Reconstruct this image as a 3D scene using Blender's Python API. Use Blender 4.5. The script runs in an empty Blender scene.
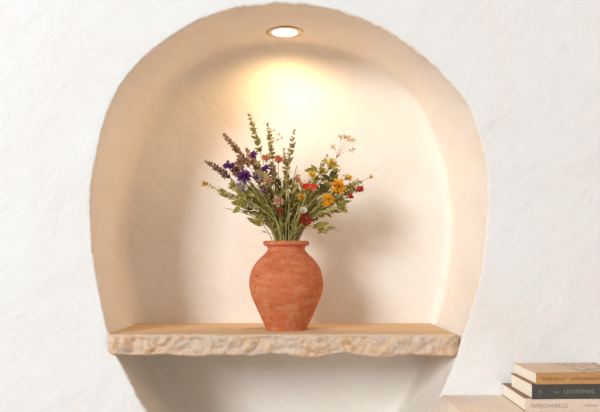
import bpy, math, random
from mathutils import Vector, Matrix, noise
R = random.Random(7)
scene = bpy.context.scene
COL = scene.collection
S, D, ZC = 0.0025, 1.6, 1.2          # metres per photo pixel on the wall plane, camera distance, eye height
VX, VY = 290.0, 252.0

def P(px, py, Y=0.0):
    f = S*(1+Y/D)
    return Vector(((px-VX)*f, Y, ZC+(VY-py)*f))

def lin(c):
    return tuple(((v/255)/12.92 if v/255 <= .04045 else ((v/255+.055)/1.055)**2.4) for v in c)+(1.0,)

# ------------------------------------------------------------------ materials
def new_mat(name):
    m = bpy.data.materials.new(name); m.use_nodes = True
    nt = m.node_tree; b = nt.nodes['Principled BSDF']
    return m, nt, b
def N(nt, t, **kw):
    n = nt.nodes.new(t)
    for k, v in kw.items():
        if k in n.inputs: n.inputs[k].default_value = v
        else: setattr(n, k, v)
    return n
def coords(nt, scale=(1,1,1), rot=(0,0,0), kind='Object'):
    tc = N(nt, 'ShaderNodeTexCoord'); mp = N(nt, 'ShaderNodeMapping')
    mp.inputs['Rotation'].default_value = rot
    nt.links.new(tc.outputs[kind], mp.inputs['Vector'])
    m2 = N(nt, 'ShaderNodeMapping'); m2.inputs['Scale'].default_value = scale
    nt.links.new(mp.outputs['Vector'], m2.inputs['Vector']); return m2.outputs['Vector']
def noise_tex(nt, vec, scale, detail=4, rough=.55, dist=0):
    n = N(nt, 'ShaderNodeTexNoise'); n.inputs['Scale'].default_value = scale
    n.inputs['Detail'].default_value = detail; n.inputs['Roughness'].default_value = rough
    n.inputs['Distortion'].default_value = dist
    nt.links.new(vec, n.inputs['Vector']); return n.outputs['Fac']
def ramp(nt, fac, stops):
    r = N(nt, 'ShaderNodeValToRGB'); e = r.color_ramp.elements
    while len(e) < len(stops): e.new(.5)
    for el, (p, c) in zip(e, stops): el.position = p; el.color = c
    nt.links.new(fac, r.inputs['Fac']); return r.outputs['Color']
def mixc(nt, fac, a, b, mode='MIX'):
    n = N(nt, 'ShaderNodeMix', data_type='RGBA', blend_type=mode)
    for i, v in ((0, fac), (6, a), (7, b)):
        if hasattr(v, 'links') or isinstance(v, bpy.types.NodeSocket): nt.links.new(v, n.inputs[i])
        else: n.inputs[i].default_value = v
    return n.outputs[2]
def bump(nt, b, h, strength, dist, prev=None):
    n = N(nt, 'ShaderNodeBump'); n.inputs['Strength'].default_value = strength
    n.inputs['Distance'].default_value = dist; nt.links.new(h, n.inputs['Height'])
    if prev: nt.links.new(prev, n.inputs['Normal'])
    nt.links.new(n.outputs['Normal'], b.inputs['Normal']); return n.outputs['Normal']
BW = lambda v: (v, v, v, 1)

def plaster(name, base, warm, grey, wamt=.6, streak_rot=.7):
    m, nt, b = new_mat(name)
    v = coords(nt)
    w = ramp(nt, noise_tex(nt, v, 2.6, 4, .6, .6), [(.50, BW(0)), (.72, BW(wamt))])
    c = mixc(nt, w, lin(base), lin(warm))
    vs = coords(nt, (1, 1, 5), (0, streak_rot, 0))
    g = ramp(nt, noise_tex(nt, vs, 5, 6, .7, .5), [(.48, BW(0)), (.75, BW(.55))])
    c = mixc(nt, g, c, lin(grey))
    nt.links.new(c, b.inputs['Base Color'])
    b.inputs['Roughness'].default_value = .9
    b.inputs['Specular IOR Level'].default_value = .15
    n1 = bump(nt, b, noise_tex(nt, vs, 16, 8, .78, .8), .40, .006)
    n2 = bump(nt, b, noise_tex(nt, v, 4.5, 4, .6, .5), .30, .03, n1)
    bump(nt, b, noise_tex(nt, v, 90, 6, .8), .55, .0025, n2)
    return m
M = {}
M['wall'] = plaster('limewash_plaster', (247,247,245), (247,237,228), (236,237,237))
M['niche'] = plaster('warm_limewash_plaster', (246,240,231), (245,231,216), (238,229,218), .7, -.7)

def stone(name, cols, scale=1.0, stretch=(1,1,1), bs=.9, bd=.007):
    m, nt, b = new_mat(name)
    v = coords(nt, stretch)
    c = ramp(nt, noise_tex(nt, v, 14*scale, 8, .68, .7), [(p, lin(k)) for p, k in cols])
    v2 = coords(nt)
    sp = ramp(nt, noise_tex(nt, v2, 170, 3, .7), [(.36, BW(.5)), (.50, BW(1))])
    c = mixc(nt, .28, c, sp, 'MULTIPLY')
    wv = ramp(nt, noise_tex(nt, v2, 30*scale, 6, .7, 1.5), [(.55, BW(0)), (.68, BW(.6))])
    c = mixc(nt, wv, c, lin((226,214,202)))
    nt.links.new(c, b.inputs['Base Color'])
    b.inputs['Roughness'].default_value = .88; b.inputs['Specular IOR Level'].default_value = .2
    n1 = bump(nt, b, noise_tex(nt, v2, 55, 8, .75, .4), bs, bd)
    bump(nt, b, noise_tex(nt, v2, 210, 4, .7), bs*.6, bd*.35, n1)
    return m
M['stone'] = stone('rough_limestone', [(.28, (196,154,116)), (.42, (244,208,170)), (.56, (230,208,188)), (.72, (250,230,204))])
M['stone_top'] = stone('honed_limestone', [(.3, (206,166,122)), (.5, (226,192,150)), (.7, (214,188,158))], .8, (.5,3,1), .2, .002)
M['ledge'] = stone('pale_travertine', [(.3, (232,206,184)), (.5, (244,224,206)), (.7, (236,217,202))], .7, (.6,3,3), .15, .002)

def terracotta():
    m, nt, b = new_mat('terracotta')
    v = coords(nt); vs = coords(nt, (1,1,5))
    c = ramp(nt, noise_tex(nt, vs, 14, 8, .7, .6), [(.25, lin((180,92,54))), (.5, lin((204,114,72))), (.75, lin((222,142,98)))])
    d = ramp(nt, noise_tex(nt, v, 22, 6, .75, .8), [(.50, BW(0)), (.68, BW(.6))])
    c = mixc(nt, d, c, lin((206,158,122)))
    d2 = ramp(nt, noise_tex(nt, v, 60, 5, .7), [(.58, BW(0)), (.70, BW(.6))])
    c = mixc(nt, d2, c, lin((130,60,38)))
    nt.links.new(c, b.inputs['Base Color'])
    b.inputs['Roughness'].default_value = .82; b.inputs['Specular IOR Level'].default_value = .25
    n1 = bump(nt, b, noise_tex(nt, vs, 40, 6, .7, .3), .35, .003)
    bump(nt, b, noise_tex(nt, v, 160, 4, .7), .3, .0012, n1)
    return m
M['terracotta'] = terracotta()

def organic(name, a, bcol, rough=.6, sub=0.0, scale=120):
    m, nt, b = new_mat(name)
    v = coords(nt, kind='Object')
    c = ramp(nt, noise_tex(nt, v, scale, 3, .6), [(.35, lin(a)), (.65, lin(bcol))])
    nt.links.new(c, b.inputs['Base Color'])
    b.inputs['Roughness'].default_value = rough; b.inputs['Specular IOR Level'].default_value = .25
    # thin petals and leaves let some light through
    tr = N(nt, 'ShaderNodeBsdfTranslucent'); nt.links.new(c, tr.inputs['Color'])
    mx = N(nt, 'ShaderNodeMixShader'); mx.inputs[0].default_value = .25
    out = nt.nodes['Material Output']
    nt.links.new(b.outputs[0], mx.inputs[1]); nt.links.new(tr.outputs[0], mx.inputs[2]); nt.links.new(mx.outputs[0], out.inputs[0])
    return m
for k, a, c in [
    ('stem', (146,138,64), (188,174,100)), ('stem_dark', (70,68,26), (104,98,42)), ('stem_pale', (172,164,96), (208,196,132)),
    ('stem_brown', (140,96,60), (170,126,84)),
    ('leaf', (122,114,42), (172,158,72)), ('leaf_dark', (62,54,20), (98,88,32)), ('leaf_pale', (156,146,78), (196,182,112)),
    ('bud_green', (134,122,44), (184,168,80)), ('bud_tan', (156,106,74), (204,158,118)), ('bud_mauve', (120,88,78), (172,136,118)),
    ('bud_lilac', (142,104,100), (182,148,132)),
    ('purple', (100,44,112), (150,84,156)), ('grey_lilac', (140,112,122), (184,158,146)), ('mauve', (168,116,156), (204,156,186)),
    ('peach', (218,130,88), (236,160,118)), ('pale_peach', (216,164,128), (236,192,158)), ('umber', (110,72,36), (158,110,62)),
    ('yellow', (224,154,22), (246,192,52)), ('pale_yellow', (206,184,84), (232,212,128)), ('lemon', (232,190,50), (248,212,80)),
    ('red', (206,38,20), (232,60,30)), ('dark_red', (120,20,12), (168,36,22)), ('berry', (170,48,28), (206,72,44)),
    ('pink', (206,112,92), (226,146,122)), ('white', (206,200,180), (228,222,204)), ('cream', (214,172,122), (238,206,160)),
    ('blackish', (52,36,26), (80,58,40))]:
    M[k] = organic(k, a, c)

def flat(name, col, rough=.7, spec=.3, var=6, scale=60, stretch=(1,1,1), bs=.1):
    m, nt, b = new_mat(name)
    v = coords(nt, stretch)
    lo = tuple(max(0, x-var) for x in col); hi = tuple(min(255, x+var) for x in col)
    f = noise_tex(nt, v, scale, 4, .6)
    nt.links.new(ramp(nt, f, [(.3, lin(lo)), (.7, lin(hi))]), b.inputs['Base Color'])
    b.inputs['Roughness'].default_value = rough; b.inputs['Specular IOR Level'].default_value = spec
    bump(nt, b, f, bs, .0006)
    return m
M['board'] = flat('taupe_boards', (158,128,108), .8, .2, 6, 90)
M['pages'] = flat('book_pages', (250,240,222), .9, .1, 7, 40, (1,1,40), .2)
M['tan_cover'] = flat('tan_cloth_cover', (196,148,96), .75, .2, 7, 90)
M['charcoal_cover'] = flat('charcoal_cloth_cover', (78,77,73), .7, .25, 6, 90)
M['cream_cover'] = flat('cream_cloth_cover', (226,207,190), .75, .2, 5, 90)
M['brown_ink'] = flat('brown_ink', (136,100,62), .8, .1, 3)
M['pale_ink'] = flat('pale_ink', (142,138,130), .8, .1, 3)
M['grey_ink'] = flat('grey_ink', (170,150,138), .8, .1, 3)
M['trim'] = flat('cream_enamel', (250,226,196), .5, .4, 3)
M['trim_edge'] = flat('bronze_edge', (176,136,96), .5, .4, 3)
def cover_art():
    m, nt, b = new_mat('floral_cover')
    v = coords(nt)
    g = N(nt, 'ShaderNodeSeparateXYZ'); nt.links.new(v, g.inputs[0])
    x = N(nt, 'ShaderNodeMapRange'); x.inputs['From Min'].default_value = -.05; x.inputs['From Max'].default_value = .03
    nt.links.new(g.outputs['X'], x.inputs['Value'])
    f = ramp(nt, noise_tex(nt, v, 42, 5, .65, 1.6), [(.47, BW(0)), (.55, BW(.75))])
    ml = N(nt, 'ShaderNodeMath', operation='MULTIPLY'); nt.links.new(f, ml.inputs[0]); nt.links.new(x.outputs[0], ml.inputs[1])
    c = mixc(nt, ml.outputs[0], lin((220,190,162)), lin((146,126,116)))
    nt.links.new(c, b.inputs['Base Color']); b.inputs['Roughness'].default_value = .6
    return m
M['cover_art'] = cover_art()
def emis(name, col, st):
    m, nt, b = new_mat(name)
    b.inputs['Base Color'].default_value = BW(.9)
    b.inputs['Emission Color'].default_value = lin(col); b.inputs['Emission Strength'].default_value = st
    return m
M['lens'] = emis('lit_diffuser', (255,238,205), 6.0)

# ------------------------------------------------------------------ object helpers
def mesh_obj(name, V, F, mats, parent=None, smooth=True, fm=None):
    me = bpy.data.meshes.new(name); me.from_pydata([tuple(v) for v in V], [], F)
    if not isinstance(mats, (list, tuple)): mats = [mats]
    for mm in mats: me.materials.append(mm)
    if fm: me.polygons.foreach_set('material_index', fm)
    if smooth: me.polygons.foreach_set('use_smooth', [True]*len(me.polygons))
    me.update()
    o = bpy.data.objects.new(name, me); COL.objects.link(o)
    if parent:
        o.parent = parent
        o.matrix_parent_inverse = Matrix.Translation(-parent.location)
    return o
def recenter(o, c):
    o.data.transform(Matrix.Translation(-c)); o.location = c
def thing(name, label, cat, loc, group=None):
    o = bpy.data.objects.new(name, None); o.empty_display_size = .02; COL.objects.link(o)
    o.location = loc; o['label'] = label; o['category'] = cat
    if group: o['group'] = group
    return o
class MB:
    def __init__(s): s.V = []; s.F = []; s.m = []
    def add(s, V, F, mi=0):
        n = len(s.V); s.V += V; s.F += [tuple(i+n for i in f) for f in F]; s.m += [mi]*len(F)
    def build(s, name, mats, parent=None, smooth=True):
        return mesh_obj(name, s.V, s.F, mats, parent, smooth, s.m)

# ------------------------------------------------------------------ outlines of the niche
def catmull(pts, n=12):
    out = []; L = len(pts)
    for i in range(L):
        p0, p1, p2, p3 = (Vector(pts[(i+k-1) % L]) for k in range(4))
        for j in range(n):
            t = j/n
            out.append(.5*((2*p1)+(p2-p0)*t+(2*p0-5*p1+4*p2-p3)*t*t+(3*p1-p0-3*p2+p3)*t**3))
    return out
FRONT = [(288,3),(250,5),(227,9.5),(190,24),(155,47.5),(128,74),(108,110),(97,150),(91,185),(90,215),(92.5,250),(99,292),(108,333),(117,357),(131,384),(146,412),(170,446),(203,472),(245,490),(289,496),
         (333,490),(375,472),(405,446),(430,412),(443,392),(455,362),(464,333),(476,298),(485.5,249),(488.5,210),(487,165),(481,140),(471,110),(452,83),(427,58),(390,32),(353,14.5),(317,5.5)]
BACK = [(285,44),(245,47),(208,60),(172,88),(147,121),(133,155),(124,200),(122,245),(127,283),(138,322),(148,357),(162,385),(179,412),(200,436),(236,456),(287,463),
        (338,456),(372,436),(395,411),(411,385),(424,357),(436,320),(446,283),(450.5,245),(450,205),(440,155),(416,103),(387,76),(353,57),(317,47)]
NA = 900
def radial(pts, Y):
    w = [P(p.x, p.y, Y) for p in catmull([(a, b, 0) for a, b in pts])]
    c = Vector((-.0025, Y, ZC+.06))
    an = []
    for q in w:
        an.append((math.atan2(q.z-c.z, q.x-c.x) % (2*math.pi), math.hypot(q.x-c.x, q.z-c.z)))
    an.sort(); res = []
    import bisect
    keys = [a for a, r in an]
    for i in range(NA):
        t = 2*math.pi*i/NA; k = bisect.bisect(keys, t)
        a1, r1 = an[k-1] if k > 0 else (an[-1][0]-2*math.pi, an[-1][1])
        a2, r2 = an[k] if k < len(an) else (an[0][0]+2*math.pi, an[0][1])
        f = (t-a1)/(a2-a1) if a2 > a1 else 0
        res.append(r1+(r2-r1)*f)
    for _ in range(4): res = [(res[i-1]+res[i]*2+res[(i+1) % NA])/4 for i in range(NA)]
    return res
DEPTH = .35
RF, RB = radial(FRONT, 0.0), radial(BACK, DEPTH)
CX, CZ = -.0025, ZC+.06
def pt(i, r, Y):
    a = 2*math.pi*i/NA
    return Vector((CX+r*math.cos(a), Y, CZ+r*math.sin(a)))
def jit(v, amp, sc):
    return noise.noise(v*sc)*amp
# wall rings (flat wall -> rounded rim)
def rim_ring(k, n):      # quarter round from the wall into the reveal
    out = []
    for i in range(NA):
        rr = .006+.0015*noise.noise(pt(i, 1, 0)*9)
        a = (math.pi/2)*k/n
        r = RF[i]-.001+rr*(1-math.sin(a)); Y = rr*(1-math.cos(a))
        p = pt(i, r, Y)
        w = math.sin(a)*.8+.2
        r += (jit(p, .0022, 60)+jit(p, .0020, 150)+jit(p, .0026, 17))*w
        out.append(pt(i, r, Y+jit(p, .0012, 120)*w))
    return out
def loft(rings):
    V = [v for r in rings for v in r]; F = []
    for k in range(len(rings)-1):
        for i in range(NA):
            j = (i+1) % NA
            F.append((k*NA+i, k*NA+j, (k+1)*NA+j, (k+1)*NA+i))
    return V, F
WX, Z0, Z1 = 2.0, 0.0, 2.6
def rect(i):
    a = 2*math.pi*i/NA; c, s = math.cos(a), math.sin(a)
    t = min((WX-CX)/c if c > 0 else 9, (-WX-CX)/c if c < 0 else 9, (Z1-CZ)/s if s > 1e-9 else 9e9, (Z0-CZ)/s if s < -1e-9 else 9e9) if abs(c) > 1e-9 else ((Z1-CZ)/s if s > 0 else (Z0-CZ)/s)
    return Vector((CX+t*c, 0, CZ+t*s))
rings = []
ws = [1, .8, .6, .45, .34, .25, .18, .13, .09, .06, .04, .025, .014, .006]
start = [pt(i, RF[i]+.020, 0) for i in range(NA)]
for w in ws:
    rings.append([start[i].lerp(rect(i), w) for i in range(NA)])
rings.append(start)
for k in range(0, 3): rings.append(rim_ring(k, 8))
V, F = loft(rings)
wall = mesh_obj('wall_back', V, F, M['wall']); wall['kind'] = 'structure'
# niche: rest of the rim, reveal, fillet, back
rings = [rim_ring(k, 8) for k in range(2, 9)]
def prof(i, t):          # along reveal then back wall, t in metres
    return None
fil = .028
NR = 34
last_edge = rings[-1]
for k in range(1, NR+1):
    u = k/NR
    ring = []
    for i in range(NA):
        Y = .0085+(DEPTH-fil-.0085)*u
        r = RF[i]+(RB[i]-RF[i])*(Y/DEPTH)
        p = pt(i, r, Y)
        fade = max(0, 1-u*6)
        r += jit(p, .004, 7)*min(1, u*5)+(jit(p, .0022, 60)+jit(p, .0020, 150)+jit(p, .0026, 17))*fade
        ring.append(pt(i, r, Y))
    rings.append(ring)
for k in range(1, 9):
    a = math.pi/2*k/8
    ring = []
    for i in range(NA):
        r = RF[i]+(RB[i]-RF[i])*((DEPTH-fil)/DEPTH)-fil*(1-math.cos(a)); Y = DEPTH-fil+fil*math.sin(a)
        p = pt(i, r, Y); ring.append(pt(i, r+jit(p, .004, 7)*math.cos(a), Y+jit(p, .003, 5)*math.sin(a)))
    rings.append(ring)
base_r = [RF[i]+(RB[i]-RF[i])*((DEPTH-fil)/DEPTH)-fil for i in range(NA)]
for k in range(1, 24):
    u = 1-k/24
    ring = []
    for i in range(NA):
        p = pt(i, base_r[i]*u, DEPTH); ring.append(p+Vector((0, jit(p, .003, 5), 0)))
    rings.append(ring)
V, F = loft(rings)
V.append(Vector((CX, DEPTH, CZ))); nb = (len(rings)-1)*NA
for i in range(NA): F.append((nb+i, nb+(i+1) % NA, len(V)-1))
niche = mesh_obj('wall_niche', V, F, M['niche']); niche['kind'] = 'structure'
# flip normals towards the viewer if needed
for o in (wall, niche):
    if o.data.polygons[0].normal.y > 0: o.data.flip_normals()

# floor
m, nt, b = new_mat('warm_clay_floor')
v = coords(nt); nt.links.new(ramp(nt, noise_tex(nt, v, 6, 6), [(.3, lin((176,140,108))), (.7, lin((196,160,126)))]), b.inputs['Base Color'])
fl = mesh_obj('floor', [(-WX,-4.0,0),(WX,-4.0,0),(WX,0,0),(-WX,0,0)], [(0,1,2,3)], m, smooth=False); fl['kind'] = 'structure'

# ------------------------------------------------------------------ stone shelf
def shelf():
    xl, xr = P(106.5,0,-.015).x, P(461.5,0,-.015).x
    yf, yb = -.015, DEPTH+.004
    zt = P(0,334.5,yf).z; zb = P(0,356.5,yf).z
    drop = .012
    NX, NY, NZ = 300, 60, 22
    def top(x, y):
        f = (y-yf)/(yb-yf)
        return zt-drop*f+noise.noise(Vector((x*14, y*14, 3)))*.0009
    def disp(x, z):      # chiselled facets of the front face
        p = Vector((x*26, z*34, 1.7))
        cell = noise.voronoi(p+Vector((noise.noise(p*.7)*.8, noise.noise(p*.7+Vector((5,5,5)))*.8, 0)), distance_metric='DISTANCE')[0]
        return (cell[0]-.45)*.017+noise.noise(Vector((x*70, z*70, 0)))*.004+noise.noise(Vector((x*200, z*200, 0)))*.0018+noise.noise(Vector((x*9, z*14, 5)))*.008
    V = []; F = []; mi = []
    def grid(nu, nv, fn, mat):
        n = len(V)
        for a in range(nu+1):
            for b_ in range(nv+1): V.append(fn(a/nu, b_/nv))
        for a in range(nu):
            for b_ in range(nv):
                F.append((n+a*(nv+1)+b_, n+(a+1)*(nv+1)+b_, n+(a+1)*(nv+1)+b_+1, n+a*(nv+1)+b_+1)); mi.append(mat)
    def cornery(x):      # rounded / broken ends seen from above
        y = 0
        dl, dr = x-xl, xr-x
        if dl < .012: y += .008*(1-dl/.012)**2
        if dr < .022: y += .020*(1-dr/.022)**2
        return y
    def lowz(x):
        n = noise.noise(Vector((x*11, 0, 9)))*.009+noise.noise(Vector((x*38, 0, 2)))*.003+noise.noise(Vector((x*110, 0, 2)))*.0012
        n += .010*max(0, 1-(xr-x)/.018)**2+.006*max(0, 1-(x-xl)/.02)**2
        return zb+n
    def upz(x):
        return top(x, yf)-.0012+noise.noise(Vector((x*45, 0, 7)))*.0012-.006*max(0, 1-(xr-x)/.02)**2
    def front(u, v):
        x = xl+(xr-xl)*u
        z = upz(x)+(lowz(x)-upz(x))*v
        y = yf+cornery(x)
        e = min(v, 1-v)*2
        k = min(1, e*3.5)
        y += disp(x, z)*k*1.0+(.006*(1-min(1, e*5))**2)+.008*v*v
        return Vector((x, y, z))
    grid(NX, NZ, front, 0)
    def topf(u, v):
        x = xl+(xr-xl)*u
        if v == 0: return front(u, 0)
        y = yf+cornery(x)+.006+(yb-yf-.006-cornery(x))*v**1.3
        z = top(x, y)
        return Vector((x, y, z-(.006*max(0, 1-(xr-x)/.02)**2)*(1-v)))
    grid(NX, NY, topf, 1)
    def bot(u, v):
        p = front(u, 1); return Vector((p.x, p.y+(yb-p.y)*v, p.z+noise.noise(Vector((p.x*20, v*7, 1)))*.002*(1 if v else 0)))
    grid(NX, 20, bot, 0)
    for side in (0, 1):
        def end(u, v, side=side):
            a = topf(side, u); b2 = bot(side, u); return a.lerp(b2, v)
        grid(30, NZ, end, 0)
    o = mesh_obj('stone_shelf', V, F, [M['stone'], M['stone_top']], smooth=True, fm=mi)
    import bmesh
    bm = bmesh.new(); bm.from_mesh(o.data); bmesh.ops.remove_doubles(bm, verts=bm.verts, dist=.00002); bmesh.ops.recalc_face_normals(bm, faces=bm.faces); bm.to_mesh(o.data); bm.free()
    o['label'] = 'rough-hewn beige stone shelf with chiselled front edge across the arched niche'
    o['category'] = 'shelf'
    return lambda y: zt-drop*(y-yf)/(yb-yf)
shelf_z = shelf()

# ------------------------------------------------------------------ lathe
def lathe(prof, n=96, cx=0, cy=0, close=False):
    V = []; F = []
    for r, z in prof:
        for i in range(n):
            a = 2*math.pi*i/n; V.append(Vector((cx+r*math.cos(a), cy+r*math.sin(a), z)))
    L = len(prof)
    for k in range(L-1 if not close else L):
        for i in range(n):
            j = (i+1) % n; k2 = (k+1) % L
            F.append((k*n+i, k*n+j, k2*n+j, k2*n+i))
    return V, F
YV = .128
fv = S*(1+YV/D)
vx = P(286.3, 0, YV).x
zbase = shelf_z(YV+.03)+.0015
ztop = P(0, 241.0, YV).z
pr = [(20.3,331.5),(21,330.6),(21.8,327.7),(25.7,319),(30.4,308),(35.0,297),(37.0,287),(36.8,280),(34.0,269.5),(28.3,260.7),(22.5,255),(19.2,251),(18.7,248.5),(19.6,246.6),(22.0,245.6),(23.0,244.2),(23.0,242.6),(22.2,241.3),(20.5,240.9),(18.8,241.6)]
pc = catmull([(a, b, 0) for a, b in [(19.9,333)]+pr+[(17.6,243.5)]], 6)[6:-12]
zp = lambda y: ztop-(y-241)*(ztop-zbase)/(331.5-241)
prof = [(p.x*fv, zp(p.y)) for p in pc]
inner = [(17.0,246),(16.6,250),(19,255),(25,261),(31,270),(34,280),(34,288),(32,297),(27,308),(22,319),(18,326)]
prof = [(0.0005, zbase)]+prof+[(a*fv, zp(b)) for a, b in inner]+[(0.0005, zp(326))]
V, F = lathe(prof, 120, vx, YV)
V = [v+Vector((noise.noise(v*18)*.0012, noise.noise(v*18+Vector((3,3,3)))*.0012, 0)) for v in V]
vase = mesh_obj('terracotta_vase', V, F, M['terracotta'])
recenter(vase, Vector((vx, YV, zbase)))
vase['label'] = 'round-bellied orange terracotta vase with flared rim on the stone shelf'; vase['category'] = 'vase'

# ------------------------------------------------------------------ downlight
DY = .226
dlc = P(284.8, 31.0, DY)
def ceil_z(x, y):        # niche surface above that point
    best = None
    for i in range(NA):
        r = RF[i]+(RB[i]-RF[i])*(y/DEPTH); p = pt(i, r, y)
        if p.z > CZ and (best is None or abs(p.x-x) < abs(best.x-x)): best = p
    return best.z
zc = ceil_z(dlc.x, DY)
slope = math.atan2(ceil_z(dlc.x, DY+.06)-ceil_z(dlc.x, DY-.06), .12)
dl = thing('recessed_downlight', 'small round lit downlight recessed in the top of the niche', 'light', Vector((dlc.x, DY, zc)))
rot = Matrix.Translation((dlc.x, DY, zc)) @ Matrix.Rotation(slope, 4, 'X')
def place(VF): return [rot @ v for v in VF[0]], VF[1]
V, F = place(lathe([(.0345,-.001),(.0360,-.0045),(.046,-.0055),(.050,-.004),(.0515,.002),(.0515,.010),(.0345,.010)], 72, close=True))
mesh_obj('trim_ring', V, F, M['trim'], dl)
V, F = place(lathe([(.0510,-.0035),(.0535,-.0035),(.0545,-.001),(.0545,.008),(.0510,.008)], 72, close=True))
mesh_obj('rim_edge', V, F, M['trim_edge'], dl)
V, F = place(lathe([(.0002,-.0062),(.020,-.0060),(.032,-.0054),(.0350,-.0044)], 72))
mesh_obj('lens', V, F, M['lens'], dl)

# ------------------------------------------------------------------ ledge and books
tz = P(0, 395, 0).z
def ledge():
    xL = P(443, 395, 0).x; xR = 1.25; yF = -.36
    MBb = MB()
    prof = [(xL, tz), (xL-.012, tz-.010), (xL-.050, tz-.065), (xL-.050, tz-.080)]
    # slab: loft of sections along depth, left face flaring outward underneath
    NYs = 24; V = []; F = []
    sec = []
    for k in range(NYs+1):
        y = -.0005+(yF)*k/NYs
        row = [(xR, tz)]
        for j in range(26): 
            row.append((xR+(xL+.002-xR)*(j+1)/26, tz))
        for (a, z) in prof:
            j = noise.noise(Vector((a*40, y*40, z*40)))*.003
            row.append((a+j, z+j*.3))
        row.append((xR, tz-.080))
        sec.append([Vector((a, y, z)) for a, z in row])
    n = len(sec[0])
    for r in sec: V += r
    for k in range(NYs):
        for j in range(n):
            j2 = (j+1) % n; F.append((k*n+j, k*n+j2, (k+1)*n+j2, (k+1)*n+j))
    F.append(tuple(range(n))); F.append(tuple(NYs*n+i for i in reversed(range(n))))
    root = thing('stone_console', 'pale travertine-topped console against the wall at bottom right under the books', 'table', Vector(((xL+xR)/2, yF/2, 0)))
    o = mesh_obj('tabletop', V, F, M['ledge'], root, smooth=False)
    import bmesh
    for ob in (o,):
        bm = bmesh.new(); bm.from_mesh(ob.data); bmesh.ops.recalc_face_normals(bm, faces=bm.faces); bm.to_mesh(ob.data); bm.free()
    a, b_, y0, y1, z1 = xL+.02, xR-.03, yF+.03, -.001, tz-.08
    V = [(a,y0,0),(b_,y0,0),(b_,y1,0),(a,y1,0),(a,y0,z1),(b_,y0,z1),(b_,y1,z1),(a,y1,z1)]
    mesh_obj('base', V, [(3,2,1,0),(4,5,6,7),(0,1,5,4),(1,2,6,5),(2,3,7,6),(3,0,4,7)], M['wall'], root, smooth=False)
ledge()

def box(V0, V1, bev=0):
    (a, b, c), (d, e, f) = V0, V1
    return ([Vector(p) for p in ((a,b,c),(d,b,c),(d,e,c),(a,e,c),(a,b,f),(d,b,f),(d,e,f),(a,e,f))],
            [(3,2,1,0),(4,5,6,7),(0,1,5,4),(1,2,6,5),(2,3,7,6),(3,0,4,7)])
def text_part(name, s, size, loc, mat, parent, width):
    cu = bpy.data.curves.new(name, 'FONT'); cu.body = s; cu.size = size; cu.extrude = .00012; cu.resolution_u = 2
    tmp = bpy.data.objects.new('tmp', cu); COL.objects.link(tmp)
    bpy.context.view_layer.update()
    me = bpy.data.meshes.new_from_object(tmp.evaluated_get(bpy.context.evaluated_depsgraph_get()))
    bpy.data.objects.remove(tmp)
    xs = [v.co.x for v in me.vertices]; w = max(xs)-min(xs)
    me.transform(Matrix.Diagonal((width/w, 1, 1, 1)))
    me.transform(Matrix.Rotation(math.pi/2, 4, 'X')); 
    me.materials.clear(); me.materials.append(mat); me.name = name
    o = bpy.data.objects.new(name, me); COL.objects.link(o); o.parent = parent; o.location = loc
    return o
def book(label, x0, x1, y0, y1, z0, z1, cover, art, texts, rz, board=None):
    """spine faces the room (y0); head of the book faces left (x0)"""
    L, W, H = x1-x0, y1-y0, z1-z0
    root = thing('book', label, 'book', Vector(((x0+x1)/2, (y0+y1)/2, z0)), 'books stacked on the console')
    root.rotation_euler = (0, 0, rz)
    hx, hy = L/2, W/2; t = .0016
    def part(name, V, F, mt, smooth=False, bev=0):
        me = bpy.data.meshes.new(name); me.from_pydata([tuple(v) for v in V], [], F); me.materials.append(mt)
        o = bpy.data.objects.new(name, me); COL.objects.link(o); o.parent = root
        if smooth: me.polygons.foreach_set('use_smooth', [True]*len(F))
        if bev:
            md = o.modifiers.new('b', 'BEVEL'); md.width = bev; md.segments = 2
        return o
    part('page_block', *box((-hx+.0016, -hy+.003, t), (hx-.0016, hy-.004, H-t)), M['pages'])
    part('back_cover', *box((-hx, -hy+.0015, 0), (hx, hy, t)), board or cover, bev=.0006)
    part('front_cover', *box((-hx, -hy+.0015, H-t), (hx, hy, H)), art or board or cover, bev=.0006)
    # gently rounded spine
    pr = []; n = 12
    for k in range(n+1):
        a = -math.pi/2+math.pi*k/n
        sgn = 1 if math.sin(a) >= 0 else -1
        pr.append((-hy-.0005-.0022*abs(math.cos(a))**.5, H/2+H/2*sgn*abs(math.sin(a))**.35))
    pr += [(-hy+.004, H), (-hy+.004, H-t), (-hy+.0015, H-t), (-hy+.0015, t), (-hy+.004, t), (-hy+.004, 0)]
    V = [Vector((x, y, z)) for x in (-hx, hx) for y, z in pr]; m_ = len(pr)
    F = [(i, (i+1) % m_, m_+(i+1) % m_, m_+i) for i in range(m_)]+[tuple(reversed(range(m_))), tuple(m_+i for i in range(m_))]
    sp = part('spine', V, F, cover)
    for s, fx, w, size, mt, fz in texts:
        text_part('lettering', s, size, Vector((-hx+fx, -hy-.0030, H/2-size*.36+fz)), mt, sp, w)
    return root
def bookspec(pb, pf, thick_px_front, yb):
    # back-left top and front-left top pixels
    return
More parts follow.
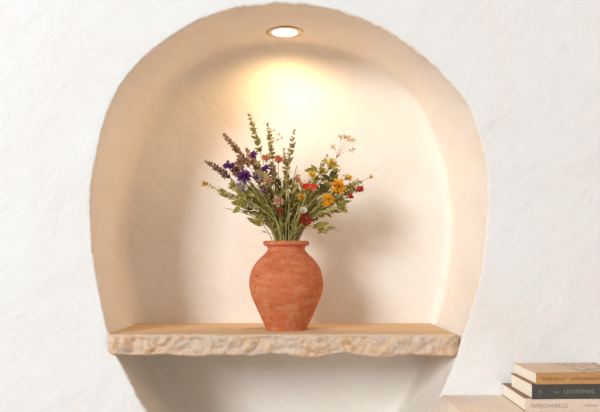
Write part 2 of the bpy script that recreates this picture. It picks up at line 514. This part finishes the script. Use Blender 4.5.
# heights from the console (front face pixels): bottom 399.5-413.5, middle 385-398.5, top 373-384
def zr(py, Y): return P(0, py, Y).z
yf_ = -.172
z_a = tz+.0002; z_b = zr(398.8, yf_); z_c = zr(384.2, yf_); z_d = zr(372.8, yf_)
book('thick cream cloth-bound book at the bottom of the stack', P(526.5,0,yf_).x, P(526.5,0,yf_).x+.225, yf_, -.003, z_a, z_b, M['cream_cover'], None,
     [('NARJOHNELLO', .010, .083, .0125, M['grey_ink'], 0), ('COMPLES', .125, .032, .0065, M['grey_ink'], .001)], -.020, M['board'])
book('charcoal cloth-bound book in the middle of the stack', P(531.0,0,yf_).x, P(531.0,0,yf_).x+.215, yf_, -.040, z_b+.0002, z_c, M['charcoal_cover'], None,
     [('O', .012, .0085, .011, M['pale_ink'], 0), ('IN', .048, .010, .006, M['pale_ink'], -.001), ('LAVONOMANL', .070, .070, .0135, M['pale_ink'], .001)], .022, M['board'])
book('tan cloth-bound book with grey floral cover on top of the stack', P(534.5,0,yf_).x, P(534.5,0,yf_).x+.203, yf_, -.042, z_c+.0002, z_d, M['tan_cover'], M['cover_art'],
     [('SOFEJOND D', .012, .052, .0085, M['brown_ink'], 0), ('LIMOHERENO', .076, .068, .0085, M['brown_ink'], 0)], .036)

# ------------------------------------------------------------------ bouquet
UP = Vector((0,0,1))
def B(px, py, dy=0.0): return P(px, py, YV+dy)
def frame(d):
    d = d.normalized(); a = d.cross(Vector((0,1,.13))); 
    if a.length < 1e-4: a = d.cross(Vector((1,0,0)))
    a.normalize(); return d, a, d.cross(a).normalized()
def tube(mb, pts, r0, r1, n=6, mi=0):
    V = []; F = []
    for k, p in enumerate(pts):
        d = (pts[min(k+1, len(pts)-1)]-pts[max(k-1, 0)])
        d, a, b = frame(d); r = r0+(r1-r0)*k/(len(pts)-1)
        for i in range(n):
            t = 2*math.pi*i/n; V.append(p+a*r*math.cos(t)+b*r*math.sin(t))
    for k in range(len(pts)-1):
        for i in range(n):
            j = (i+1) % n; F.append((k*n+i, k*n+j, (k+1)*n+j, (k+1)*n+i))
    F.append(tuple(reversed(range(n)))); F.append(tuple((len(pts)-1)*n+i for i in range(n)))
    mb.add(V, F, mi)
def ellipsoid(mb, c, d, L, r, mi=0, nu=6, nv=5, taper=.6):
    d, a, b = frame(d); V = []; F = []
    for k in range(nv+1):
        u = k/nv; rr = r*math.sin(math.pi*min(.98, max(.02, u**taper)))
        for i in range(nu):
            t = 2*math.pi*i/nu; V.append(c+d*L*u+a*rr*math.cos(t)+b*rr*math.sin(t))
    for k in range(nv):
        for i in range(nu):
            j = (i+1) % nu; F.append((k*nu+i, k*nu+j, (k+1)*nu+j, (k+1)*nu+i))
    F.append(tuple(reversed(range(nu)))); F.append(tuple(nv*nu+i for i in range(nu)))
    mb.add(V, F, mi)
def blade(mb, base, d, L, w, nrm=None, curl=.25, fold=.25, mi=0, n=6, shape='leaf'):
    """leaf or petal: a curved, folded strip with its widest part set by shape"""
    d = d.normalized()
    if nrm is None: nrm = Vector((R.uniform(-1,1), R.uniform(-1,-.2), R.uniform(-.3,1)))
    s = d.cross(nrm)
    if s.length < 1e-3: s = d.cross(UP+Vector((.1,.2,0)))
    s.normalize(); nn = s.cross(d).normalized()
    V = []; F = []
    for k in range(n+1):
        u = k/n
        if shape == 'leaf': ww = w*.5*math.sin(math.pi*u**.75)**.9 if 0 < u < 1 else w*.02
        elif shape == 'lance': ww = w*.5*(math.sin(math.pi*u**.6)**.8 if 0 < u < 1 else .03)
        else: ww = w*.5*(.18+.82*math.sin(math.pi*.5*min(1, u*1.35)))*(1 if u < .85 else .72)
        c = base+d*L*u*(1-.1*curl*u)+nn*(curl*L*(-u*u+.2*u))
        V += [c-s*ww+nn*ww*fold, c, c+s*ww+nn*ww*fold]
    for k in range(n):
        q = k*3; F += [(q, q+1, q+4, q+3), (q+1, q+2, q+5, q+4)]
    mb.add(V, F, mi)
def rdir(up=None, spread=1.0):
    v = Vector((R.gauss(0,1), R.gauss(0,1), R.gauss(0,1))).normalized()
    if up is not None: v = (up.normalized()*(1-spread)+v*spread*1.0); v.normalize()
    return v
def path(tip, mouth, bend=0.0, n=18, foot=None):
    """from deep inside the vase, through the mouth, to the tip"""
    m = mouth
    foot = foot or Vector((vx+(vx-m.x)*.5+R.uniform(-.006,.006), YV+(YV-m.y)*.5, zp(312)))
    dirm = (m-foot).normalized()
    L = (tip-m).length
    c = m+dirm*L*.42+Vector((bend,0,0))
    pts = [foot.lerp(m, k/4) for k in range(4)]
    for k in range(n+1):
        t = k/n; pts.append(m*(1-t)**2+c*2*t*(1-t)+tip*t*t)
    return pts
used_mouth = []
def mouth_for(tip, dy):
    f = max(-1, min(1, (tip.x-vx)/.21))
    x = vx+f*.026+R.uniform(-.011,.011)
    y = YV+max(-1, min(1, dy/.06))*.026+R.uniform(-.006,.006)
    v = Vector((x-vx, y-YV, 0))
    if v.length > .040: v = v.normalized()*.040
    return Vector((vx+v.x, YV+v.y, zp(243)))
G_ALL = 'flowers and greenery in the terracotta vase'
def stemthing(name, label, tip_px, dy, bend=0, smat='stem', sr=.0011, leaves=None, lmat='leaf', cat='flower', mouth=None, group=None, llen=.022, lw=.007, lrange=(.25,.8), lshape='lance'):
    tip = B(*tip_px, dy)
    mo = mouth or mouth_for(tip, dy)
    pts = path(tip, mo, bend)
    root = thing(name, label, cat, pts[0], group)
    mb = MB(); tube(mb, pts, sr*1.25, sr*.7); mb.build('stem', M[smat], root)
    if leaves:
        lb = MB(); N_ = len(pts)-1
        for k in range(leaves):
            u = lrange[0]+(lrange[1]-lrange[0])*(k+R.random()*.6)/leaves
            i = int(4+u*(N_-4)); i = min(i, N_-1); p = pts[i]; d = (pts[i+1]-pts[i]).normalized()
            side = Vector((R.choice((-1,1))*R.uniform(.5,1), R.uniform(-.9,.6), 0))
            dd = (d*R.uniform(.5,1.1)+side*.75).normalized()
            blade(lb, p, dd, llen*R.uniform(.7,1.25), lw*R.uniform(.75,1.2), curl=R.uniform(.05,.35), shape=lshape)
        lb.build('leaves', M[lmat], root)
    return root, pts
def end_dir(pts): return (pts[-1]-pts[-3]).normalized()

# ---- spikes
def spike(label, tip, length_px, dy, mats, bud=(.0085,.0022), whorls=9, per=4, bend=0, name='veronica_spike', smat='stem', leaves=4, lmat='leaf', open_=1.0, mix=.25, group=None):
    root, pts = stemthing(name, label, tip, dy, bend, smat, .0010, leaves, lmat, group=group, lrange=(.2,.7))
    bud = (bud[0]*1.35, bud[1]*1.45); L = length_px*fv; acc = 0; seg = []
    for i in range(len(pts)-1, 0, -1):
        seg.append((acc, pts[i], (pts[i]-pts[i-1]).normalized())); acc += (pts[i]-pts[i-1]).length
        if acc > L*1.2: break
    def at(s):
        for (a, p, d), (a2, p2, d2) in zip(seg, seg[1:]):
            if a <= s <= a2: return p.lerp(p2, (s-a)/(a2-a)), d
        return seg[-1][1], seg[-1][2]
    mb = MB()
    for k in range(whorls):
        u = (k+.0)/(whorls-1)
        p, d = at(L*u); _, a, b = frame(d)
        sc = .55+.6*min(1, u*2.2)-.15*u
        if k == 0:
            ellipsoid(mb, p-d*.001, d, bud[0]*.8, bud[1]*.6, 0)
        off = R.random()*6
        for j in range(per):
            t = off+2*math.pi*j/per+R.uniform(-.3,.3)
            o = a*math.cos(t)+b*math.sin(t)
            dd = (d*R.uniform(.5,1.0)+o*open_*R.uniform(.5,1.5)).normalized()
            mi = 1 if R.random() < mix else 0
            pp = p+o*.0006+d*R.uniform(-.5,.5)*L/whorls*.7
            if R.random() < .5: ellipsoid(mb, pp, dd, bud[0]*sc*R.uniform(.75,1.15), bud[1]*sc, mi)
            else: blade(mb, pp, dd, bud[0]*sc*R.uniform(.9,1.3), bud[1]*2.3*sc, curl=.2, mi=mi, n=4)
    mb.build('flower_spike', [M[x] for x in mats], root)
    return root
spike('tall olive-green budded spike, highest of the bouquet', (249.5,116), 38, -.01, ['bud_green','leaf_pale'], (.0095,.0024), 11, 4, name='green_spike', leaves=3)
spike('olive-green budded spike right of the highest spike, beside faint tan florets', (268,125), 34, .0, ['bud_green','leaf_pale'], (.0090,.0023), 10, 4, name='green_spike', leaves=3)
spike('slender dusty-mauve spike standing tall at the centre of the bouquet', (294.5,131), 32, -.005, ['bud_mauve','bud_green'], (.0085,.0022), 10, 3, name='mauve_spike', leaves=5, mix=.35, smat='stem_pale')
spike('tan-pink plume-like spike leaning left, second highest on the left', (224.5,135.5), 40, .0, ['bud_tan','umber'], (.0100,.0026), 13, 5, name='tan_spike', leaves=3, smat='stem_brown', bend=-.004)
spike('brown-mauve lavender spike reaching furthest left above the yellow-tipped sprig', (207,162), 26, -.015, ['bud_mauve','umber'], (.0090,.0025), 9, 5, name='lavender_spike', leaves=4, smat='stem_brown', bend=-.006)
spike('short tan flower spike crowded behind the purple blossoms', (247,150), 30, .02, ['bud_tan','pale_peach'], (.010,.003), 11, 5, name='tan_spike', leaves=3, smat='stem_brown')
spike('thin green spike between the peach blossoms and the mauve spike', (284,150), 26, .012, ['leaf_pale','bud_green'], (.0085,.002), 8, 3, name='green_spike', leaves=4)
spike('short green sprig tip beside the pale yellow cluster', (327,156), 18, .01, ['bud_green','leaf_pale'], (.007,.0018), 6, 3, name='green_spike', leaves=3)

# ---- ball-shaped heads of pointed florets
def pom(mb, c, d, r, n, mi=0, flat_=.82, w=.31, hemi=True):
    d, a, b = frame(d); n = int(n*1.6) if n > 12 else n
    for k in range(n):
        v = rdir()
        if hemi and v.dot(d) < -.35: v = -v
        v = (v-d*v.dot(d)*(1-flat_)).normalized()
        blade(mb, c+v*r*.1+rdir()*r*.22, (v+rdir()*.3).normalized(), r*R.uniform(.5,1.05), r*w, nrm=(d+rdir()*.9), curl=R.uniform(-.2,.4), mi=mi, n=4, shape='petal')
def pomflower(name, label, tip, dy, r_px, mats, n=34, facing=Vector((0,-1,.35)), **kw):
    root, pts = stemthing(name, label, tip, dy, **kw)
    r = r_px*fv*1.15; c = pts[-1]; d = (end_dir(pts)*.5+facing).normalized()
    cal = MB(); ellipsoid(cal, c-end_dir(pts)*r*.6, end_dir(pts), r*.7, r*.28); cal.build('calyx', M['leaf'], root)
    mb = MB(); pom(mb, c, d, r, n)
    if len(mats) > 1: pom(mb, c+d*r*.25, d, r*.55, n//2, 1)
    mb.build('flower_head', [M[m_] for m_ in mats], root)
    return root
kw = dict(leaves=3, lmat='leaf')
pomflower('purple_flower', 'bright purple ragged blossom furthest left of the purple ones', (229.5,166), -.03, 5.2, ['purple'], 40, **kw)
pomflower('purple_flower', 'large deep purple blossom low on the left side of the bouquet', (244.5,177), -.045, 6.2, ['purple'], 54, **kw)
pomflower('purple_flower', 'small purple blossom directly under the highest green spike', (254,155.5), -.02, 4.2, ['purple','grey_lilac'], 26, **kw)
pomflower('purple_flower', 'deep purple blossom just left of the peach blossoms', (265.5,169), -.035, 4.3, ['purple'], 32, **kw)
pomflower('purple_flower', 'dusky grey-violet blossom between two deep purple ones', (256.5,178), -.03, 4.6, ['grey_lilac','purple'], 30, **kw)
pomflower('lilac_flower', 'faded grey-lilac flower head below the leftmost purple blossom', (225,174.5), -.02, 4.2, ['grey_lilac','bud_mauve'], 26, **kw)
pomflower('lilac_flower', 'pale grey-lilac flower head under the large deep purple blossom', (243,186), -.045, 5.0, ['grey_lilac','white'], 30, **kw)
pomflower('mauve_flower', 'small pink-mauve blossom in the middle of the green stems', (263,191.5), -.045, 3.4, ['mauve'], 24, **kw)
pomflower('brown_flower', 'round dried brown flower head beside the purple blossoms', (236,171.5), -.015, 4.4, ['umber','bud_tan'], 40, **kw)
pomflower('tan_flower', 'dusty tan flower head above the dried brown one', (240,163.5), .005, 5.0, ['bud_tan','pale_peach'], 34, **kw)
pomflower('peach_flower', 'salmon-peach blossom beneath the second green spike', (266,158.5), -.012, 4.4, ['peach'], 26, **kw)
pomflower('peach_flower', 'salmon-peach blossom left of the mauve spike', (278.5,160), -.012, 4.8, ['peach','pink'], 30, facing=Vector((0,-.6,1)), **kw)
pomflower('peach_flower', 'pale peach blossom right of the dusky violet blossom', (268,181), -.045, 4.0, ['pale_peach'], 28, **kw)
pomflower('mauve_flower', 'faint dusty-pink tuft in the gap left of the mauve spike', (273.5,173.5), -.01, 3.6, ['grey_lilac','bud_lilac'], 20, **kw)
pomflower('white_flower', 'off-white and lilac clustered flower low in the centre', (278,202), -.05, 4.8, ['pale_peach','grey_lilac'], 34, **kw)
pomflower('russet_flower', 'small russet blossom just under the off-white cluster', (279.5,211), -.045, 3.0, ['berry','umber'], 20, **kw)
pomflower('pink_flower', 'small coral-pink blossom above left of the red poppy', (298,180.5), -.03, 3.2, ['pink','peach'], 20, leaves=2)
pomflower('yellow_flower', 'small mustard-yellow blossom below left of the red poppy', (302,197.5), -.04, 4.0, ['yellow'], 24, **kw)
pomflower('yellow_flower', 'upright golden blossom above the largest marigold', (347.5,178), -.01, 4.6, ['lemon','yellow'], 24, facing=Vector((.3,-.5,1)), leaves=2)
pomflower('yellow_flower', 'loose pale-yellow blossom cluster under the umbel', (331,165.5), .0, 6.5, ['pale_yellow','lemon'], 34, facing=Vector((0,-.5,1)), leaves=2)
pomflower('yellow_flower', 'pale-yellow blossom right beside the folded green leaf', (322,172), .01, 4.8, ['pale_yellow','leaf_pale'], 26, leaves=2)
pomflower('yellow_flower', 'small yellow blossom under the folded green leaf', (312.5,174.5), -.03, 3.8, ['lemon','peach'], 24, facing=Vector((0,-1,.1)), leaves=2)
pomflower('yellow_flower', 'tiny yellow bloom on a long bare stem, furthest right', (371,177), -.01, 2.7, ['lemon'], 18, facing=Vector((.6,-.3,.6)), leaves=0, smat='stem_brown', sr=.0007)

# ---- marigolds
def marigold(label, tip, dy, r_px, facing):
    root, pts = stemthing('marigold', label, tip, dy, leaves=3)
    r = r_px*fv*1.08; c = pts[-1]; d, a, b = frame(facing)
    cal = MB(); ellipsoid(cal, c-d*r*.8, d, r*.8, r*.35); cal.build('calyx', M['leaf'], root)
    mb = MB()
    for ring, (n, rr, lift) in enumerate([(16, 1.0, .05), (15, .88, .3), (13, .72, .6), (11, .55, 1.1), (8, .42, 2.2)]):
        for k in range(n):
            t = 2*math.pi*(k+ring*.5)/n+R.uniform(-.12,.12); o = a*math.cos(t)+b*math.sin(t)
            blade(mb, c+d*ring*r*.05, (o+d*(lift+R.uniform(-.25,.5))+rdir()*.25).normalized(), r*rr*R.uniform(.65,1.2), r*.33, nrm=d+rdir()*.5, curl=R.uniform(-.2,.4), n=4, shape='petal', mi=0)
    mb.build('petals', [M['yellow']], root)
    ct = MB(); ellipsoid(ct, c, d, r*.3, r*.16); ct.build('flower_centre', M['umber'], root)
marigold('golden-yellow marigold, largest yellow bloom on the right of the bouquet', (338.5,187), -.03, 8.2, Vector((.15,-1,.35)))
marigold('golden-yellow marigold below and left of the largest one', (328.5,200), -.045, 6.6, Vector((0,-1,.2)))

# ---- poppies
def poppy(label, tip, dy, r_px, mats, facing, squash=.6, name='poppy'):
    root, pts = stemthing(name, label, tip, dy, leaves=2)
    r = r_px*fv; c = pts[-1]; d, a, b = frame(facing)
    mb = MB()
    for k in range(5):
        t = 2*math.pi*k/5+.3; o = a*math.cos(t)+b*math.sin(t)
        o2 = d.cross(o)
        V = []; F = []; nu, nv = 7, 6
        for i in range(nu+1):
            u = i/nu
            for j in range(nv+1):
                w = (j/nv-.5)*2
                ang = w*.75*(u**.5)
                rad = r*u*(1-.15*w*w+.06*math.sin(w*7+k))
                h = r*(.55*u**2.0)*(1-squash)+r*.05*math.sin(w*5+k*2)*u
                V.append(c+(o*math.cos(ang)+o2*math.sin(ang))*rad+d*(h+.0004*k))
        for i in range(nu):
            for j in range(nv):
                q = i*(nv+1)+j; F.append((q, q+1, q+nv+2, q+nv+1))
        mb.add(V, F, 0)
    mb.build('petals', [M[mats[0]]], root)
    ct = MB(); ellipsoid(ct, c+d*.0004, d, r*.35, r*.2)
    for k in range(14):
        t = k*2.4; o = a*math.cos(t)+b*math.sin(t)
        tube(ct, [c+o*r*.1, c+o*r*.28+d*r*.35], .00025, .0003, 4)
    ct.build('flower_centre', M[mats[1]], root)
poppy('bright red poppy, largest red bloom of the bouquet', (309.5,190), -.055, 7.6, ('red','bud_green'), Vector((.05,-.55,1)), .2)
poppy('dark red poppy low over the vase rim', (305.5,221), -.060, 6.2, ('dark_red','blackish'), Vector((.2,-1,.5)), .4)
poppy('creamy white cupped petal bloom just above the dark red poppy', (303,211.5), -.055, 4.2, ('white','leaf_pale'), Vector((.1,-1,.8)), .1, name='white_flower')

# ---- red berries / buds
def bud(label, tip, dy, r_px, mats, name='red_bud'):
    root, pts = stemthing(name, label, tip, dy, leaves=3, smat='stem', sr=.0009)
    r = r_px*fv; d = end_dir(pts)
    cal = MB(); pom(cal, pts[-1]-d*r*.9, d, r*.9, 8, 0, 1, .5, False); cal.build('calyx', M['blackish'], root)
    mb = MB()
    for k in range(9):
        v = rdir(); blade(mb, pts[-1]-d*r*.3, (v*.6+d).normalized(), r*1.5, r*.9, curl=.5, n=4, shape='petal')
    ellipsoid(mb, pts[-1]-d*r*.9, d, r*1.7, r*.95, 0, 10, 8, 1.0)
    mb.build('flower_head', M[mats], root)
bud('round red bud furthest right, under the tiny long-stemmed yellow bloom', (359.5,189), -.02, 3.6, 'berry')
bud('round dark-red bud right of the largest marigold, the lower of two', (350,196), -.025, 3.0, 'berry')

# ---- umbels
def umbel(label, fork, tips, dy, mat, smat, r_px=1.9, sr=.0007, name='umbel_flower', leaves=2):
    root, pts = stemthing(name, label, fork, dy, smat=smat, sr=sr, leaves=leaves)
    for (x, y, ddy) in tips:
        t = B(x, y, dy+ddy); f = pts[-1]
        c = f.lerp(t, .5)+Vector((0,0,.004))+(end_dir(pts)*.01)
        br = MB(); tube(br, [f*(1-u)**2+c*2*u*(1-u)+t*u*u for u in (0,.2,.4,.6,.8,1)], sr*.7, sr*.45, 5)
        ray = br.build('branch', M[smat], root)
        fb = MB()
        for k in range(11):
            v = rdir(); v.z = v.z*.8
            q = t+v*r_px*fv*1.5*R.uniform(.4,1.2)
            tube(fb, [t, q], .0002, .0002, 4)
            pom(fb, q, v, r_px*fv*.62, 6, 0, .8, .8)
        fb.build('floret_cluster', M[mat], ray)
umbel('airy cream umbel standing above the yellow blossoms, upper right', (336.5,158), [(341,136.5,0),(348.5,139,.008),(353.5,140,-.01),(333,147,-.012),(352,150,.004),(346,137,.02)], 0, 'cream', 'stem_brown')
umbel('faint tan wisp of florets right of the second green spike', (271,146), [(274,130,0),(279,134,.006),(281.5,138,-.006),(277.5,140,.01)], .02, 'cream', 'stem_pale', 1.1, .0005)

# ---- sprig with yellow tip, lower left
def sprig(label, tip, dy, n, length_px, lmat, name='leafy_sprig', bend=0, smat='stem', llen=.010, lw=.005, tipflower=None, group=None, leaves=0, mouth=None):
    root, pts = stemthing(name, label, tip, dy, bend, smat, .0009, None, cat='greenery' if not tipflower else 'flower', group=group, mouth=mouth)
    lb = MB(); L = length_px*fv; acc = 0; i = len(pts)-1; k = 0
    step = L/n; pos = 0; p = pts[-1].copy()
    tot = []
    while i > 4 and pos < L:
        seg = (pts[i]-pts[i-1]).length; d = (pts[i]-pts[i-1]).normalized()
        m_ = max(1, int(seg/step))
        for q in range(m_):
            pp = pts[i].lerp(pts[i-1], q/m_); _, a, b = frame(d)
            for sgn in (-1, 1):
                t = R.uniform(-.9,.9); o = (a*math.cos(t)+b*math.sin(t))*sgn
                blade(lb, pp, (d*R.uniform(.5,1)+o*R.uniform(.5,.9)), llen*R.uniform(.7,1.3), lw*R.uniform(.8,1.2), curl=R.uniform(0,.4), n=4)
        pos += seg; i -= 1
    blade(lb, pts[-1], end_dir(pts), llen, lw, n=4)
    lb.build('leaves', M[lmat], root)
    if tipflower:
        mb = MB(); pom(mb, pts[-1], end_dir(pts)+Vector((0,-.8,0)), tipflower[1]*fv, 22); mb.build('flower_head', M[tipflower[0]], root)
    return root
sprig('long leafy sprig with a yellow tip, reaching furthest left', (205,184), -.02, 18, 46, 'leaf_pale', 'yellow_tipped_sprig', -.010, tipflower=('yellow', 3.2), llen=.011)

# ---- single large leaves / low greenery
def leafstem(label, tip, dy, specs, lmat='leaf', smat='stem', bend=0, name='leafy_sprig', mouth=None, sr=.0009):
    root, pts = stemthing(name, label, tip, dy, bend, smat, sr, None, cat='greenery', mouth=mouth)
    for (x, y, ex, ey, w) in specs:
        p = B(x, y, dy); e = B(ex, ey, dy-.004)
        lb = MB()
        # petiole joins the leaf to the nearest stem point
        near = min(pts[4:], key=lambda q: (q-p).length)
        if (near-p).length > .0015: tube(lb, [near, near.lerp(p, .5), p], .0006, .0005, 5)
        blade(lb, p, e-p, (e-p).length, w*fv, nrm=Vector((.1,-1,.5)), curl=.15, n=8); lb.build('leaf', M[lmat], root)
    return root
leafstem('low stem with a broad tongue-shaped leaf left of the vase rim', (247,217), -.04, [(262,226,247,217,6.5),(264,222,253,212,5),(258,221,249,221,3)], 'leaf')
leafstem('thin brownish stem with small round leaves at lower left', (236,205), -.035, [(240,207,233,213,5.5),(240,205,231,201,4.5),(246,208,238,199,5),(243,202,246,194,5)], 'leaf', 'stem_brown')
leafstem('stem with two glossy rounded leaves low at the right', (324,223), -.045, [(313,228,329,222,7),(318,228,327,233,6.5),(325,228,337,227,3.2)], 'leaf')
leafstem('bare-tipped stem with small paddle leaves at far lower right', (343,205), -.03, [(340,208,348,212,6.5),(336,208,346,204,6),(332,211,342,212,4),(338,204,352,200,4.5)], 'leaf')
leafstem('sprig with a dark folded leaf above the small yellow blossom', (313,168), -.02, [(316,171,304,170,6.5),(317,172,311,164,4.5)], 'leaf')
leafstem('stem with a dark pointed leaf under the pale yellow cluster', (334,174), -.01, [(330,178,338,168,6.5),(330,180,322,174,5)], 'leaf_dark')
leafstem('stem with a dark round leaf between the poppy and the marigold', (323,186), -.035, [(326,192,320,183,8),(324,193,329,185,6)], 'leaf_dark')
leafstem('leafy stem with olive leaves under the large purple blossom', (238,192), -.03, [(247,200,237,191,7),(249,197,252,187,7),(252,203,241,199,6),(256,198,259,189,6)], 'leaf')
leafstem('spray of tiny pale twigs bending right near the vase', (341,231), -.02, [(318,233,330,229,2.5)], 'leaf', 'stem_brown', sr=.0006)
leafstem('short brown twig poking out left just above the vase rim', (261,232), -.03, [(266,233,262,230,1.5)], 'leaf', 'stem_brown', sr=.0006)

# ---- many slim green stems with lance leaves filling the bouquet
fill = []
for k in range(52):
    f = (k+.5)/52
    ang = -1.0+2.0*f
    x = 287+ang*58+R.uniform(-5,5); top = 172+abs(ang)**1.5*28+R.uniform(-8,16)
    fill.append((x, top))
R.shuffle(fill)
for k, (x, y) in enumerate(fill):
    dy = R.uniform(-.055, .05)
    lm = R.choice(['leaf','leaf','leaf_pale','leaf_dark','leaf']); sm = R.choice(['stem','stem_pale','stem','stem_dark','stem_pale'])
    r_, p_ = stemthing('greenery_sprig', 'slim green stem with narrow leaves in the thick of the bouquet', (x, y), dy, 0, sm, R.uniform(.0010,.0016),
              R.randint(3, 5), lm, 'greenery', group='slim green stems filling the bouquet', llen=.025, lw=.0088, lrange=(.5,1.0), lshape='leaf')
for k in range(20):
    f = -1+2*(k+.5)/20
    stemthing('straw_coloured_stalk', 'pale straw-green stalk, nearly leafless, rising from the vase rim', (286+f*50+R.uniform(-4,4), 180+abs(f)*16+R.uniform(-8,14)), R.uniform(-.06,-.03), 0,
              R.choice(['stem_pale','stem_pale','stem']), R.uniform(.0012,.0018), 2, 'leaf_pale', 'greenery', group='pale stalks at the front of the bouquet', llen=.018, lw=.006, lrange=(.5,1.0))
# small blossoms crowding round the purple flowers on the left and the yellow ones on the right
for k in range(18):
    x = R.uniform(232, 283); y = R.uniform(160, 200)
    if x < 243: y = R.uniform(160, 182)
    pomflower('small_blossom', 'small dusty tan or lilac blossom crowded among the purple and peach flowers', (x, y), R.uniform(-.03,.03), R.uniform(2.6,3.8),
              R.choice([['bud_tan','pale_peach'],['grey_lilac'],['bud_mauve','umber'],['pale_peach'],['bud_lilac']]), 18, leaves=3, group='small dusty blossoms on the left')
for k in range(10):
    x = R.uniform(318, 346); y = R.uniform(163, 200)
    pomflower('small_blossom', 'small pale yellow-green blossom crowded among the marigolds', (x, y), R.uniform(-.02,.03), R.uniform(2.6,4.0),
              R.choice([['pale_yellow'],['leaf_pale','pale_yellow'],['lemon','pale_yellow']]), 18, leaves=3, group='small yellow-green blossoms on the right')
for k in range(16):  # dark leaves and stems added as the shade in gaps between stems
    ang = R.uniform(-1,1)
    stemthing('shade_sprig', 'dark leafy sprig added deep inside the bouquet to stand in for shade', (285+ang*38, 196+R.uniform(-14,14)), R.uniform(.0,.04), 0, 'stem_dark', .0013,
              9, 'leaf_dark', 'greenery', group='dark sprigs standing in for shade inside the bouquet', llen=.028, lw=.011, lrange=(.1,1.0), lshape='leaf')
# bushy sprigs between the flowers
for k, (x, y, dy) in enumerate([(258,165,.01),(272,166,.02),(288,162,.015),(297,192,-.02),(316,180,0),(322,190,.01),(340,200,-.01),(352,189,0),(335,178,.02),(252,190,.0),(233,186,-.01),(242,198,-.02),(268,196,.01),(318,208,-.02),(330,212,-.015),(289,198,-.03),(222,192,.01),(358,183,-.01)]):
    sprig('bushy green sprig tucked between the blossoms', (x, y), dy, 12, 26, R.choice(['leaf','leaf_pale','leaf']), 'bushy_sprig', llen=.016, lw=.0090, group='bushy sprigs between the blossoms')

# ------------------------------------------------------------------ lights
def area(name, loc, target, size, power, col, sy=None):
    l = bpy.data.lights.new(name, 'AREA'); l.energy = power; l.color = col; l.shape = 'RECTANGLE'; l.size = size; l.size_y = sy or size
    o = bpy.data.objects.new(name, l); COL.objects.link(o); o.location = loc
    o.rotation_euler = (Vector(target)-Vector(loc)).to_track_quat('-Z', 'Y').to_euler(); return o
area('window_light', (-3.4,-4.5,2.9), (0.0,0,1.15), 1.7, 262, (.92,.967,1.0), 1.7)
area('warm_fill', (2.4,-1.35,2.1), (-.45,.15,1.2), .5, 10, (1.0,.62,.33), .5)  # unseen warm fill, added to light the left side of the niche
sp = bpy.data.lights.new('downlight_beam', 'SPOT'); sp.energy = 5.7; sp.color = (1.0,.61,.27)
sp.spot_size = math.radians(162); sp.spot_blend = .7; sp.shadow_soft_size = .03
so = bpy.data.objects.new('downlight_beam', sp); COL.objects.link(so)
so.location = (dlc.x, DY-.02, zc-.012)
so.rotation_euler = (math.radians(8), 0, 0)
w = bpy.data.worlds.new('world'); scene.world = w; w.use_nodes = True
w.node_tree.nodes['Background'].inputs[0].default_value = (.93,.965,1.0,1)
w.node_tree.nodes['Background'].inputs[1].default_value = .37

cam = bpy.data.cameras.new('camera'); co = bpy.data.objects.new('camera', cam); COL.objects.link(co)
co.location = (0, -D, ZC); co.rotation_euler = (math.pi/2, 0, 0)
cam.sensor_width = 36; cam.lens = 36*D/(600*S); cam.shift_x = 10/600; cam.shift_y = 46/600
cam.clip_start = .02
scene.camera = co
scene.view_settings.view_transform = 'Standard'; scene.view_settings.look = 'None'
scene.view_settings.exposure = 0; scene.view_settings.gamma = 1
